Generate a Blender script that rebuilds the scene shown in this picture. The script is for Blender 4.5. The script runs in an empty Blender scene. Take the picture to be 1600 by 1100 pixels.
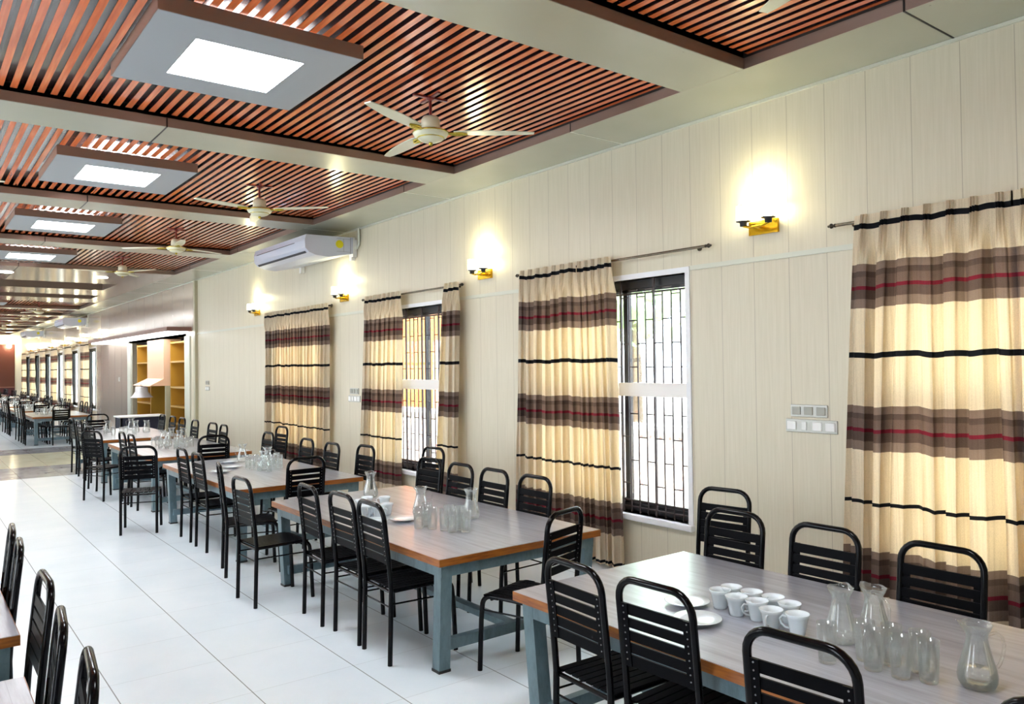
import bpy, math, random
from mathutils import Matrix, Vector
PI = math.pi
random.seed(7)
SC = bpy.context.scene
COL = SC.collection

# ------------------------------------------------------------------ camera
def make_camera():
    yaw, pitch, roll = math.radians(37.58716), math.radians(0.92488), math.radians(-0.73009)
    cy, sy, cp, sp = math.cos(yaw), math.sin(yaw), math.cos(pitch), math.sin(pitch)
    fwd = Vector((sy*cp, cy*cp, sp)); r0 = Vector((cy, -sy, 0)); u0 = r0.cross(fwd)
    r = math.cos(roll)*r0 + math.sin(roll)*u0
    u = -math.sin(roll)*r0 + math.cos(roll)*u0
    cam = bpy.data.cameras.new('camera'); ob = bpy.data.objects.new('camera', cam)
    COL.objects.link(ob)
    m = Matrix(((r.x, u.x, -fwd.x, 0), (r.y, u.y, -fwd.y, 0), (r.z, u.z, -fwd.z, 1.78), (0, 0, 0, 1)))
    ob.matrix_world = m
    cam.sensor_width = 36; cam.lens = 1231.62/1600*36; cam.clip_start = .05; cam.clip_end = 300
    SC.camera = ob
make_camera()

ORD = ['first', 'second', 'third', 'fourth', 'fifth', 'sixth', 'seventh', 'eighth', 'ninth', 'tenth']
# ------------------------------------------------------------------ world, exposure
W = bpy.data.worlds.new('sky'); SC.world = W; W.use_nodes = True
bg = W.node_tree.nodes['Background']
bg.inputs['Color'].default_value = (.80, .90, 1.0, 1); bg.inputs['Strength'].default_value = 9.0
SC.view_settings.view_transform = 'Standard'; SC.view_settings.look = 'None'
SC.view_settings.exposure = 0.9; SC.view_settings.gamma = 1.0
SC.view_settings.use_curve_mapping = False
SC.cycles.transparent_max_bounces = 32
SC.cycles.max_bounces = 10
SC.cycles.sample_clamp_indirect = 4
PANEL_GLOW = 26.0       # radiance of the ceiling light panels
SCONCE_GLOW = 26.0
SCONCE_LAMP = 3.6       # watts above each sconce
sun = bpy.data.lights.new('sun', 'SUN'); sun.energy = 13.0; sun.angle = .02; sun.color = (1, .95, .86)
so = bpy.data.objects.new('sun', sun); COL.objects.link(so)
so.rotation_euler = (math.radians(4), math.radians(-25), 0)      # high sun, falling on the courtyard outside

# ------------------------------------------------------------------ materials
def sr(r, g, b):
    f = lambda c: (c/255/12.92) if c/255 <= .04045 else ((c/255+.055)/1.055)**2.4
    return (f(r), f(g), f(b), 1)
def mat(name, col, rough=.5, metal=0.0, spec=.5, coat=0.0, coat_rough=.05):
    m = bpy.data.materials.new(name); m.use_nodes = True
    b = m.node_tree.nodes['Principled BSDF']
    b.inputs['Base Color'].default_value = col
    b.inputs['Roughness'].default_value = rough
    b.inputs['Metallic'].default_value = metal
    b.inputs['Specular IOR Level'].default_value = spec
    b.inputs['Coat Weight'].default_value = coat
    b.inputs['Coat Roughness'].default_value = coat_rough
    return m
def nd(m, t, **kw):
    n = m.node_tree.nodes.new(t)
    for k, v in kw.items(): setattr(n, k, v)
    return n
def lk(m, a, b): m.node_tree.links.new(a, b)
def bsdf(m): return m.node_tree.nodes['Principled BSDF']
def val(m, op, a, b=None, c=None):
    n = nd(m, 'ShaderNodeMath', operation=op)
    for i, x in enumerate((a, b, c)):
        if x is None: continue
        if isinstance(x, (int, float)): n.inputs[i].default_value = x
        else: lk(m, x, n.inputs[i])
    return n.outputs[0]
def mixc(m, f, a, b, bt='MIX'):
    n = nd(m, 'ShaderNodeMix', data_type='RGBA', blend_type=bt)
    for s, x in ((n.inputs[0], f), (n.inputs[6], a), (n.inputs[7], b)):
        if isinstance(x, (int, float)): s.default_value = x
        elif isinstance(x, tuple): s.default_value = x
        else: lk(m, x, s)
    return n.outputs[2]
def pos(m):
    g = nd(m, 'ShaderNodeNewGeometry'); s = nd(m, 'ShaderNodeSeparateXYZ')
    lk(m, g.outputs['Position'], s.inputs[0]); return g.outputs['Position'], s.outputs
def objpos(m):
    g = nd(m, 'ShaderNodeTexCoord'); s = nd(m, 'ShaderNodeSeparateXYZ')
    lk(m, g.outputs['Object'], s.inputs[0]); return g.outputs['Object'], s.outputs
def noise(m, vec, scale, sx=1, sy=1, sz=1, detail=3, rough=.5):
    mp = nd(m, 'ShaderNodeMapping'); mp.inputs['Scale'].default_value = (sx, sy, sz); lk(m, vec, mp.inputs[0])
    n = nd(m, 'ShaderNodeTexNoise'); n.inputs['Scale'].default_value = scale
    n.inputs['Detail'].default_value = detail; n.inputs['Roughness'].default_value = rough
    lk(m, mp.outputs[0], n.inputs['Vector']); return n.outputs['Fac']
def ramp(m, fac, stops, interp='LINEAR'):
    n = nd(m, 'ShaderNodeValToRGB'); r = n.color_ramp; r.interpolation = interp
    while len(r.elements) < len(stops): r.elements.new(.5)
    for e, (p, c) in zip(r.elements, stops): e.position = p; e.color = c
    lk(m, fac, n.inputs[0]); return n.outputs[0]
def line_mask(m, coord, pitch, off, width):
    """1 on a thin line every pitch metres"""
    a = val(m, 'DIVIDE', val(m, 'SUBTRACT', coord, off), pitch)
    fr = val(m, 'FRACT', a)
    d = val(m, 'MINIMUM', fr, val(m, 'SUBTRACT', 1.0, fr))
    return val(m, 'LESS_THAN', d, width/pitch/2)
def bump(m, h, strength=.3, dist=.01):
    b = nd(m, 'ShaderNodeBump'); b.inputs['Strength'].default_value = strength
    b.inputs['Distance'].default_value = dist
    lk(m, h, b.inputs['Height']); lk(m, b.outputs[0], bsdf(m).inputs['Normal'])
M = {}
# cream wall cladding with vertical joints and faint grain
m = mat('wall_cladding', sr(226, 222, 206), .38, spec=.4)
P, xyz = pos(m)
g = noise(m, P, 6, 1, 14, .5, 4)
c = ramp(m, g, [(.3, sr(208, 200, 178)), (.7, sr(216, 208, 188))])
# boards of slightly different shade
bid = val(m, 'FLOOR', val(m, 'DIVIDE', val(m, 'SUBTRACT', xyz[1], .013), .2905))
wn = nd(m, 'ShaderNodeTexWhiteNoise', noise_dimensions='1D'); lk(m, bid, wn.inputs['W'])
c = mixc(m, val(m, 'MULTIPLY', wn.outputs['Value'], .15), c, sr(198, 189, 166))
lm = line_mask(m, xyz[1], .2905, .013, .005)
c = mixc(m, val(m, 'MULTIPLY', lm, .5), c, sr(140, 128, 108))
lk(m, c, bsdf(m).inputs['Base Color']); bump(m, val(m, 'SUBTRACT', 1.0, lm), .35, .004); M['wall'] = m
M['plaster'] = mat('plaster', sr(222, 218, 204), .7)
M['trim'] = mat('wall_trim', sr(205, 206, 192), .35)
M['reveal'] = mat('window_reveal', sr(232, 233, 236), .4)
M['column'] = mat('column_trim', sr(178, 172, 146), .35)
m = mat('acp_soffit', sr(178, 176, 160), .26, metal=.35, spec=.6)
P, xyz = pos(m); g = noise(m, P, 1.2, 1, 1, 1, 2)
lk(m, ramp(m, g, [(.3, sr(180, 181, 166)), (.7, sr(192, 192, 178))]), bsdf(m).inputs['Base Color']); M['acp'] = m
M['fascia'] = mat('acp_fascia', sr(142, 124, 113), .28, metal=.55)
M['boxwhite'] = mat('light_box_board', sr(152, 158, 164), .42)
M['joint'] = mat('black_joint', sr(28, 24, 22), .6)
M['screw'] = mat('screw', sr(110, 104, 90), .4, metal=.8)
# varnished orange-brown slats
m = mat('ceiling_slat', sr(196, 92, 48), .2, spec=.6, coat=.6, coat_rough=.12)
P, xyz = pos(m); g = noise(m, P, 5, 9, .5, 9, 4)
sid = val(m, 'FLOOR', val(m, 'DIVIDE', val(m, 'ADD', xyz[0], 2.0), .0826))
wn = nd(m, 'ShaderNodeTexWhiteNoise', noise_dimensions='1D'); lk(m, sid, wn.inputs['W'])
c = ramp(m, g, [(.25, sr(198, 92, 46)), (.55, sr(230, 118, 60)), (.8, sr(242, 146, 84))])
c = mixc(m, val(m, 'MULTIPLY', wn.outputs['Value'], .35), c, sr(202, 92, 56))
lk(m, c, bsdf(m).inputs['Base Color']); M['slat'] = m
M['slatback'] = mat('slat_groove', sr(54, 27, 29), .22, spec=.8, coat=1.0, coat_rough=.10)
# floor
m = mat('floor_tile', sr(226, 232, 236), .24, spec=.5)
P, xyz = pos(m)
g = noise(m, P, 1.3, 1, 1, 1, 5, .6)
c = ramp(m, g, [(.3, sr(222, 234, 242)), (.7, sr(236, 244, 250))])
tx = val(m, 'FLOOR', val(m, 'DIVIDE', val(m, 'SUBTRACT', xyz[0], .305), .603))
ty = val(m, 'FLOOR', val(m, 'DIVIDE', val(m, 'SUBTRACT', xyz[1], .135), .6))
wn = nd(m, 'ShaderNodeTexWhiteNoise', noise_dimensions='2D')
cb = nd(m, 'ShaderNodeCombineXYZ'); lk(m, tx, cb.inputs[0]); lk(m, ty, cb.inputs[1]); lk(m, cb.outputs[0], wn.inputs['Vector'])
c = mixc(m, val(m, 'MULTIPLY', wn.outputs['Value'], .3), c, sr(216, 230, 238))
# marble border bands across the hall
y = xyz[1]
def between(a, b): return val(m, 'MULTIPLY', val(m, 'GREATER_THAN', y, a), val(m, 'LESS_THAN', y, b))
gm = noise(m, P, 3, 1, 1, 1, 6, .7)
grey = ramp(m, gm, [(.3, sr(110, 112, 120)), (.7, sr(168, 168, 172))])
yel = ramp(m, gm, [(.3, sr(198, 196, 168)), (.7, sr(220, 218, 192))])
c = mixc(m, between(15.25, 17.05), c, grey)
c = mixc(m, between(17.05, 19.75), c, yel)
c = mixc(m, between(19.75, 21.1), c, grey)
lx = line_mask(m, xyz[0], .603, .305, .006); ly = line_mask(m, xyz[1], .6, .135, .003)
c = mixc(m, val(m, 'MULTIPLY', lx, .75), c, sr(90, 92, 94))
c = mixc(m, val(m, 'MULTIPLY', ly, .45), c, sr(120, 122, 124))
lk(m, c, bsdf(m).inputs['Base Color']); M['floor'] = m
# furniture
M['black'] = mat('black_paint', (.0022, .0022, .0032, 1), .17, spec=.16)
M['blackslat'] = mat('black_slat', (.0022, .0022, .0032, 1), .42, spec=.05)
M['rivet'] = mat('rivet', (.25, .25, .26, 1), .35, metal=1)
m = mat('table_laminate', sr(150, 146, 144), .30, spec=.9, coat=.7, coat_rough=.22)
P, xyz = pos(m)
g1 = noise(m, P, 4, 7, .45, 1, 5, .65); g2 = noise(m, P, 1.1, 5, .9, 1, 2)
c = ramp(m, g1, [(.28, sr(124, 128, 138)), (.5, sr(154, 159, 172)), (.75, sr(178, 184, 198))])
c = mixc(m, val(m, 'MULTIPLY', g2, .35), c, sr(146, 134, 126))
lx = line_mask(m, xyz[0], .115, .05, .002); c = mixc(m, val(m, 'MULTIPLY', lx, .35), c, sr(86, 82, 80))
lk(m, c, bsdf(m).inputs['Base Color']); M['laminate'] = m
m = mat('table_edge_wood', sr(190, 118, 52), .35)
P, xyz = pos(m); g = noise(m, P, 8, 1, 1, 10, 4)
lk(m, ramp(m, g, [(.3, sr(116, 60, 22)), (.7, sr(162, 98, 34))]), bsdf(m).inputs['Base Color']); M['edge'] = m
m = mat('blue_grey_steel', sr(112, 134, 142), .38, spec=.5)
P, xyz = pos(m); g = noise(m, P, 14, 1, 1, .4, 5, .7)
lk(m, ramp(m, g, [(.25, sr(70, 90, 98)), (.5, sr(94, 116, 125)), (.8, sr(110, 133, 140))]), bsdf(m).inputs['Base Color']); M['steel'] = m
M['foot'] = mat('black_foot', (.01, .01, .01, 1), .5)
M['ceramic'] = mat('white_ceramic', sr(226, 236, 242), .12, coat=.4)
M['lid'] = mat('frosted_lid', sr(205, 222, 224), .3)
def glass(name, tint, edge, fac=.10):
    m = bpy.data.materials.new(name); m.use_nodes = True; nt = m.node_tree
    nt.nodes.remove(nt.nodes['Principled BSDF']); out = nt.nodes['Material Output']
    t = nd(m, 'ShaderNodeBsdfTransparent'); t.inputs[0].default_value = tint
    g = nd(m, 'ShaderNodeBsdfGlossy'); g.inputs['Roughness'].default_value = .03; g.inputs[0].default_value = (1, 1, 1, 1)
    d = nd(m, 'ShaderNodeBsdfDiffuse'); d.inputs[0].default_value = edge
    lw = nd(m, 'ShaderNodeLayerWeight'); lw.inputs[0].default_value = .35
    a = nd(m, 'ShaderNodeMixShader'); lk(m, val(m, 'MULTIPLY_ADD', lw.outputs['Fresnel'], .65, .0), a.inputs[0])
    lk(m, t.outputs[0], a.inputs[1]); lk(m, g.outputs[0], a.inputs[2])
    b = nd(m, 'ShaderNodeMixShader')
    lk(m, val(m, 'MULTIPLY_ADD', lw.outputs['Facing'], fac*1.6, fac*.25), b.inputs[0])
    lk(m, a.outputs[0], b.inputs[1]); lk(m, d.outputs[0], b.inputs[2]); lk(m, b.outputs[0], out.inputs[0])
    return m
M['glass'] = glass('clear_glass', (.985, .995, .99, 1), sr(240, 248, 250), .10)
M['pane'] = glass('window_glass', (.97, .98, .98, 1), (.8, .85, .85, 1), .01)
M['lampglass'] = glass('lamp_glass', (.98, .98, .96, 1), (.95, .95, .88, 1), .3)
M['frame'] = mat('black_aluminium', (.012, .012, .014, 1), .35)
M['grille'] = mat('brown_grille', sr(56, 44, 44), .5)
M['lockbar'] = mat('white_lock_rail', sr(240, 236, 232), .5)
M['rod'] = mat('satin_rod', sr(120, 112, 98), .25, metal=.9)
M['finial'] = mat('dark_finial', sr(60, 54, 46), .3, metal=.8)
M['brass'] = mat('brass', sr(212, 168, 40), .22, metal=1)
M['blackcap'] = mat('lamp_cap', (.02, .02, .025, 1), .3)
M['switchgrey'] = mat('switch_grey', sr(160, 160, 150), .35)
M['switchsilver'] = mat('switch_silver', sr(186, 186, 180), .28, metal=.4)
M['switchwhite'] = mat('switch_white', sr(236, 236, 234), .3)
M['acwhite'] = mat('ac_white', sr(200, 206, 222), .3)
M['acdark'] = mat('ac_slot', sr(50, 52, 62), .4)
M['yellow'] = mat('yellow_sticker', sr(226, 214, 20), .5)
M['fanwhite'] = mat('fan_ivory', sr(214, 214, 190), .3)
M['fangold'] = mat('fan_gold', sr(196, 176, 70), .25, metal=.9)
M['fanrod'] = mat('fan_rod_red', sr(110, 30, 28), .3)
M['timber'] = mat('yellow_timber', sr(186, 140, 50), .35, coat=.3)
M['timberpanel'] = mat('timber_panel', sr(196, 160, 110), .4)
M['peach'] = mat('peach_board', sr(232, 190, 156), .5)
M['peachwall'] = mat('peach_render', sr(206, 128, 66), .8)
M['navy'] = mat('navy_cloth', sr(14, 18, 44), .7)
M['white'] = mat('white_top', sr(240, 240, 244), .3)
M['maroon'] = mat('maroon_panel', sr(84, 38, 28), .35)
M['maroondark'] = mat('maroon_wainscot', sr(70, 18, 30), .4)
M['canopy'] = mat('canopy_board', sr(132, 92, 80), .4)
M['steelpanel'] = mat('grey_mirror_panel', sr(150, 150, 156), .2, metal=.5)
M['ground'] = mat('courtyard_paving', sr(190, 188, 178), .9)
M['bark'] = mat('tree_bark', sr(96, 78, 60), .9)
m = mat('foliage', sr(120, 170, 70), .7)
P, xyz = pos(m); g = noise(m, P, 1.8, 1, 1, 1, 5, .7)
lk(m, ramp(m, g, [(.3, sr(150, 200, 160)), (.5, sr(190, 224, 150)), (.75, sr(230, 238, 190))]), bsdf(m).inputs['Base Color']); M['leaf'] = m
m = mat('lattice_wall', sr(232, 220, 216), .8)
P, xyz = pos(m)
a1 = line_mask(m, xyz[1], .16, 0, .05); a2 = line_mask(m, xyz[2], .12, 0, .04)
lk(m, mixc(m, val(m, 'MULTIPLY', a1, a2), sr(236, 226, 222), sr(196, 120, 116)), bsdf(m).inputs['Base Color']); M['lattice'] = m
def emis(name, col, s):
    m = bpy.data.materials.new(name); m.use_nodes = True; b = bsdf(m)
    b.inputs['Base Color'].default_value = (.8, .8, .8, 1)
    b.inputs['Emission Color'].default_value = col; b.inputs['Emission Strength'].default_value = s
    return m
M['led'] = emis('led_panel', (.93, .97, 1, 1), PANEL_GLOW)
M['down'] = emis('downlight_lens', (1, .98, .95, 1), 20)
M['striplight'] = emis('strip_light', (.95, .98, 1, 1), 4.5)
M['bulb'] = emis('sconce_bulb', (1, .90, .58, 1), SCONCE_GLOW)
# curtain cloth: cream with woven plaid bands and black tapes, lets daylight through
def curtain_material():
    m = bpy.data.materials.new('plaid_curtain'); m.use_nodes = True; nt = m.node_tree
    P, xyz = pos(m); out = nt.nodes['Material Output']; b = bsdf(m)
    b.inputs['Roughness'].default_value = .85; b.inputs['Specular IOR Level'].default_value = .15
    wob = val(m, 'MULTIPLY', val(m, 'SUBTRACT', noise(m, P, 5, .2, 1, 0.02, 1), .5), .05)
    z = val(m, 'DIVIDE', val(m, 'ADD', xyz[2], wob), 3.0)
    cream = sr(230, 219, 196); br = sr(132, 116, 108); dk = sr(92, 78, 74); md = sr(110, 94, 88)
    red = sr(112, 34, 50); blk = sr(22, 24, 30)
    S = [(0, cream), (.045, blk), (.065, cream)]
    def band(lo):
        return [(lo, br), (lo+.06, dk), (lo+.115, red), (lo+.145, md), (lo+.195, dk), (lo+.23, br), (lo+.28, cream)]
    S += band(.30) + [(.858, blk), (.888, cream)] + band(1.20) + [(1.785, blk), (1.818, cream)] + band(2.105) + [(2.605, blk), (2.642, cream)]
    c = ramp(m, z, [(p/3, k) for p, k in S], 'CONSTANT')
    st = noise(m, P, 30, .3, 3, .04, 3, .7)
    c = mixc(m, 1.0, c, ramp(m, st, [(.3, (.84, .82, .78, 1)), (.6, (1, 1, 1, 1))]), 'MULTIPLY')
    wv = noise(m, P, 260, 1, 1, 1, 1)
    c = mixc(m, 1.0, c, ramp(m, wv, [(.35, (.86, .86, .86, 1)), (.6, (1, 1, 1, 1))]), 'MULTIPLY')
    lk(m, c, b.inputs['Base Color'])
    tr = nd(m, 'ShaderNodeBsdfTranslucent')
    lk(m, mixc(m, 1.0, c, (1, .78, .50, 1), 'MULTIPLY'), tr.inputs[0])
    mx = nd(m, 'ShaderNodeMixShader'); mx.inputs[0].default_value = .30
    lk(m, b.outputs[0], mx.inputs[1]); lk(m, tr.outputs[0], mx.inputs[2]); lk(m, mx.outputs[0], out.inputs[0])
    return m
M['curtain'] = curtain_material()

# ------------------------------------------------------------------ mesh builder
class MB:
    def __init__(s): s.v = []; s.f = []; s.mi = []; s.sm = []
    def add(s, vs, fs, mi=0, smooth=False):
        n = len(s.v); s.v += [tuple(p) for p in vs]
        for f in fs: s.f.append(tuple(i+n for i in f)); s.mi.append(mi); s.sm.append(smooth)
        return s
    def box(s, x0, x1, y0, y1, z0, z1, mi=0):
        v = [(x, y, z) for z in (z0, z1) for y in (y0, y1) for x in (x0, x1)]
        return s.add(v, [(0, 2, 3, 1), (4, 5, 7, 6), (0, 1, 5, 4), (2, 6, 7, 3), (0, 4, 6, 2), (1, 3, 7, 5)], mi)
    def bbox(s, x0, x1, y0, y1, z0, z1, b=.004, mi=0):
        """box whose vertical and top edges are chamfered"""
        pl = lambda d, z: [(x0+d+b, y0+d, z), (x1-d-b, y0+d, z), (x1-d, y0+d+b, z), (x1-d, y1-d-b, z),
                           (x1-d-b, y1-d, z), (x0+d+b, y1-d, z), (x0+d, y1-d-b, z), (x0+d, y0+d+b, z)]
        r = [pl(b, z0), pl(0, z0+b), pl(0, z1-b), pl(b, z1)]
        v = [p for q in r for p in q]; f = [tuple(range(7, -1, -1)), tuple(range(24, 32))]
        for k in range(3):
            for i in range(8): f.append((k*8+i, k*8+(i+1) % 8, k*8+8+(i+1) % 8, k*8+8+i))
        return s.add(v, f, mi)
    def prism(s, pts, axis, a, b, mi=0, smooth=False):
        """closed outline pts (2D) swept along axis from a to b"""
        def P(p, t):
            return {'x': (t, p[0], p[1]), 'y': (p[0], t, p[1]), 'z': (p[0], p[1], t)}[axis]
        n = len(pts); v = [P(p, a) for p in pts] + [P(p, b) for p in pts]
        s.add(v, [tuple(range(n)), tuple(range(2*n-1, n-1, -1))], mi)
        return s.add(v, [(i, i+n, (i+1) % n+n, (i+1) % n) for i in range(n)], mi, smooth)
    def tube(s, pts, r, seg=10, mi=0, cap=True):
        pts = [Vector(p) for p in pts]; n = len(pts); rings = []
        t0 = (pts[1]-pts[0]).normalized()
        up = Vector((0, 0, 1)) if abs(t0.z) < .9 else Vector((1, 0, 0))
        nrm = (up - t0*up.dot(t0)).normalized()
        for i, p in enumerate(pts):
            if i == 0: t = t0
            elif i == n-1: t = (pts[i]-pts[i-1]).normalized()
            else: t = ((pts[i]-pts[i-1]).normalized()+(pts[i+1]-pts[i]).normalized()).normalized()
            nrm = (nrm - t*nrm.dot(t)).normalized(); bn = t.cross(nrm)
            rr = r[i] if isinstance(r, (list, tuple)) else r
            rings.append([p+(nrm*math.cos(a)+bn*math.sin(a))*rr for a in [2*PI*k/seg for k in range(seg)]])
        v = [q for R in rings for q in R]; f = []
        for i in range(n-1):
            for k in range(seg): f.append((i*seg+k, i*seg+(k+1) % seg, (i+1)*seg+(k+1) % seg, (i+1)*seg+k))
        s.add(v, f, mi, True)
        if cap: s.add(rings[0]+rings[-1], [tuple(range(seg-1, -1, -1)), tuple(range(seg, 2*seg))], mi)
        return s
    def lathe(s, prof, seg=24, mi=0, c=(0, 0, 0), smooth=True, wob=None):
        v = []; f = []; n = len(prof)
        for i, (r, z) in enumerate(prof):
            for k in range(seg):
                a = 2*PI*k/seg; rr, zz = (r, z) if wob is None else wob(i, a, r, z)
                v.append((c[0]+rr*math.cos(a), c[1]+rr*math.sin(a), c[2]+zz))
        for i in range(n-1):
            for k in range(seg): f.append((i*seg+k, i*seg+(k+1) % seg, (i+1)*seg+(k+1) % seg, (i+1)*seg+k))
        s.add(v, f, mi, smooth)
        return s
    def disc(s, r, z, seg=24, mi=0, c=(0, 0, 0), up=True):
        v = [(c[0]+r*math.cos(2*PI*k/seg), c[1]+r*math.sin(2*PI*k/seg), c[2]+z) for k in range(seg)]
        return s.add(v, [tuple(range(seg)) if up else tuple(range(seg-1, -1, -1))], mi)
    def cyl(s, p0, p1, r, seg=16, mi=0): return s.tube([p0, p1], r, seg, mi)
    def build(s, name, mats, parent=None, loc=None, rotz=None):
        me = bpy.data.meshes.new(name); me.from_pydata(s.v, [], s.f)
        me.polygons.foreach_set('material_index', s.mi); me.polygons.foreach_set('use_smooth', s.sm)
        for k in (mats if isinstance(mats, (list, tuple)) else [mats]): me.materials.append(M[k])
        me.update()
        o = bpy.data.objects.new(name, me); COL.objects.link(o)
        if parent: o.parent = parent
        if loc: o.location = loc
        if rotz is not None: o.rotation_euler.z = rotz
        return o
def arc(c, r, a0, a1, n, plane):
    out = []
    for i in range(n+1):
        a = a0+(a1-a0)*i/n; p = (r*math.cos(a), r*math.sin(a))
        out.append({'xz': (c[0]+p[0], c[1], c[2]+p[1]), 'yz': (c[0], c[1]+p[0], c[2]+p[1]), 'xy': (c[0]+p[0], c[1]+p[1], c[2])}[plane])
    return out
def tag(o, label, cat, group=None, kind=None):
    if label: o['label'] = label
    if cat: o['category'] = cat
    if group: o['group'] = group
    if kind: o['kind'] = kind
    return o
def thing(name, label, cat, loc=(0, 0, 0), rotz=0, group=None):
    o = bpy.data.objects.new(name, None); COL.objects.link(o); o.empty_display_size = .1
    o.location = loc; o.rotation_euler.z = rotz
    return tag(o, label, cat, group)
def kids(o): return [c for c in ALLKIDS.get(o.name, [])]
def copy_tree(o, parent=None):
    c = o.copy(); COL.objects.link(c)
    if parent: c.parent = parent
    for ch in [x for x in o.children]: copy_tree(ch, c)
    return c
def img_x(p):
    v = SC.camera.matrix_world.inverted() @ Vector(p); return v.x/-v.z
ORD = ['first', 'second', 'third', 'fourth', 'fifth', 'sixth', 'seventh', 'eighth', 'ninth', 'tenth']
def place(proto, used, label, loc, rotz=0, group=None, scale=None):
    """the first call moves the prototype itself, later calls copy it"""
    if proto.name not in used: used.add(proto.name); o = proto
    else: o = copy_tree(proto)
    o.location = loc; o.rotation_euler = (0, 0, rotz)
    if scale: o.scale = (scale,)*3
    o['label'] = label
    if group: o['group'] = group
    return o
USED = set()
def struct(name, mb, mats, parent=None, label=None):
    o = mb.build(name, mats, parent)
    if parent is None: o['kind'] = 'structure'
    if label: o['label'] = label
    return o

# ------------------------------------------------------------------ room shell
XL, XR, YN, YF = -1.71, 4.95, -1.8, 49.5
ZC, ZS = 3.685, 3.775           # soffit underside, slat underside
P_BAY = 3.42
B0 = 3.11                      # near face of the beam behind the nearest full bay
struct('floor', MB().box(XL-.3, XR+.9, YN-.2, YF+.2, -.1, 0), 'floor')
WIN = []                       # windows in the right wall (y0, y1)
for c in (1.65, 5.05, 8.43, 11.80): WIN.append((c-.91, c+.91))
FARWIN = [(28.75+3.46*k, 30.55+3.46*k) for k in range(6)]
WZ0, WZ1 = .49, 2.50
wr = MB(); y = YN
NICHE = (18.30, 24.0, 2.52)
ops = sorted([(a, b, WZ0, WZ1) for a, b in WIN+FARWIN] + [(NICHE[0], NICHE[1], 0, NICHE[2])])
for a, b, z0, z1 in ops:
    wr.box(XR, XR+.2, y, a, 0, 3.95)
    if z0 > 0: wr.box(XR, XR+.2, a, b, 0, z0)
    wr.box(XR, XR+.2, a, b, z1, 3.95); y = b
wr.box(XR, XR+.2, y, YF, 0, 3.95)
struct('wall_right', wr, 'wall')
wl = MB(); y = YN
for k in range(14):
    c = 1.65+3.42*k
    if c+.9 > YF: break
    wl.box(XL-.2, XL, y, c-.4, 0, 3.95); wl.box(XL-.2, XL, c-.4, c+.4, 0, .5); wl.box(XL-.2, XL, c-.4, c+.4, 2.5, 3.95); y = c+.4
wl.box(XL-.2, XL, y, YF, 0, 3.95)
struct('wall_left', wl, 'wall')
struct('wall_near', MB().box(XL-.2, XR+.2, YN-.2, YN, 0, 3.95), 'plaster')
we = MB().box(XL-.2, XR+.2, YF, YF+.2, 0, 3.95, 0)
we.box(XL, 4.62, YF-.03, YF, .95, 3.2, 1).box(XL, 4.62, YF-.05, YF, 0, .90, 2).box(XL, 4.62, YF-.08, YF, .90, .95, 3)
struct('wall_end', we, ['plaster', 'maroon', 'maroondark', 'canopy'])

# ceiling: slab above, grooves, slats, beams, soffits
ce = MB().box(XL-.2, XR+.2, YN-.2, YF+.2, 3.90, 4.0)
struct('ceiling', ce, 'plaster')
XI0, XI1 = XL+.62, 4.33
def bays():
    out = []
    f = B0-P_BAY
    while f < 16.9: out.append(f); f += P_BAY
    return out
BEAMS = bays()                              # near faces, section by the camera
FBEAMS = [24.4+3.46*k for k in range(8)]    # beyond the marble band
def slat_bay(y0, y1, n):
    mb = MB(); mb.box(XI0, XI1, y0, y1, 3.822, 3.90, 1)
    x = XI0+.02
    while x < XI1-.03:
        v = [(a, b, c) for c in (ZS, 3.822) for b in (y0+.03, y1-.03) for a in (x, x+.043)]
        mb.add(v, [(0, 2, 3, 1)], 0).add(v, [(0, 1, 5, 4), (2, 6, 7, 3), (0, 4, 6, 2), (1, 3, 7, 5)], 1)
        mb.box(x, x+.043, y0+.03, y1-.03, ZS-.0005, ZS+.004, 0); x += .0826
    o = struct('ceiling', mb, ['slat', 'slatback'])
    return o
seq = [YN] + BEAMS
for i, f in enumerate(BEAMS):
    y0 = (BEAMS[i-1]+.53) if i else YN
    slat_bay(y0, f, i)
for i, f in enumerate(FBEAMS[1:]): slat_bay(FBEAMS[i]+.53, min(f, YF), i)
def beam(f, w=.53, joint=True):
    mb = MB(); mb.box(XI0, XI1, f+.004, f+w-.004, ZC, 3.90, 0)
    mb.box(XI0, XI1, f, f+.004, ZC+.002, 3.757, 1); mb.box(XI0, XI1, f+w-.004, f+w, ZC+.002, 3.757, 1)
    mb.box(XI0, XI1, f+.004, f+.03, 3.757, 3.822, 2)
    if joint: mb.box(1.625, 1.637, f-.002, f+w+.002, ZC-.002, 3.757, 2)
    for x in (XI1-.03, XI1-.55):
        for q in (.04, w-.04): mb.disc(.006, ZC-.0025, 8, 3, (x, f+q, 0), False)
    return mb
n = 1
for f in BEAMS[:-1]: struct('trim_%d' % n, beam(f), ['acp', 'fascia', 'joint', 'screw']); n += 1
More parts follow.
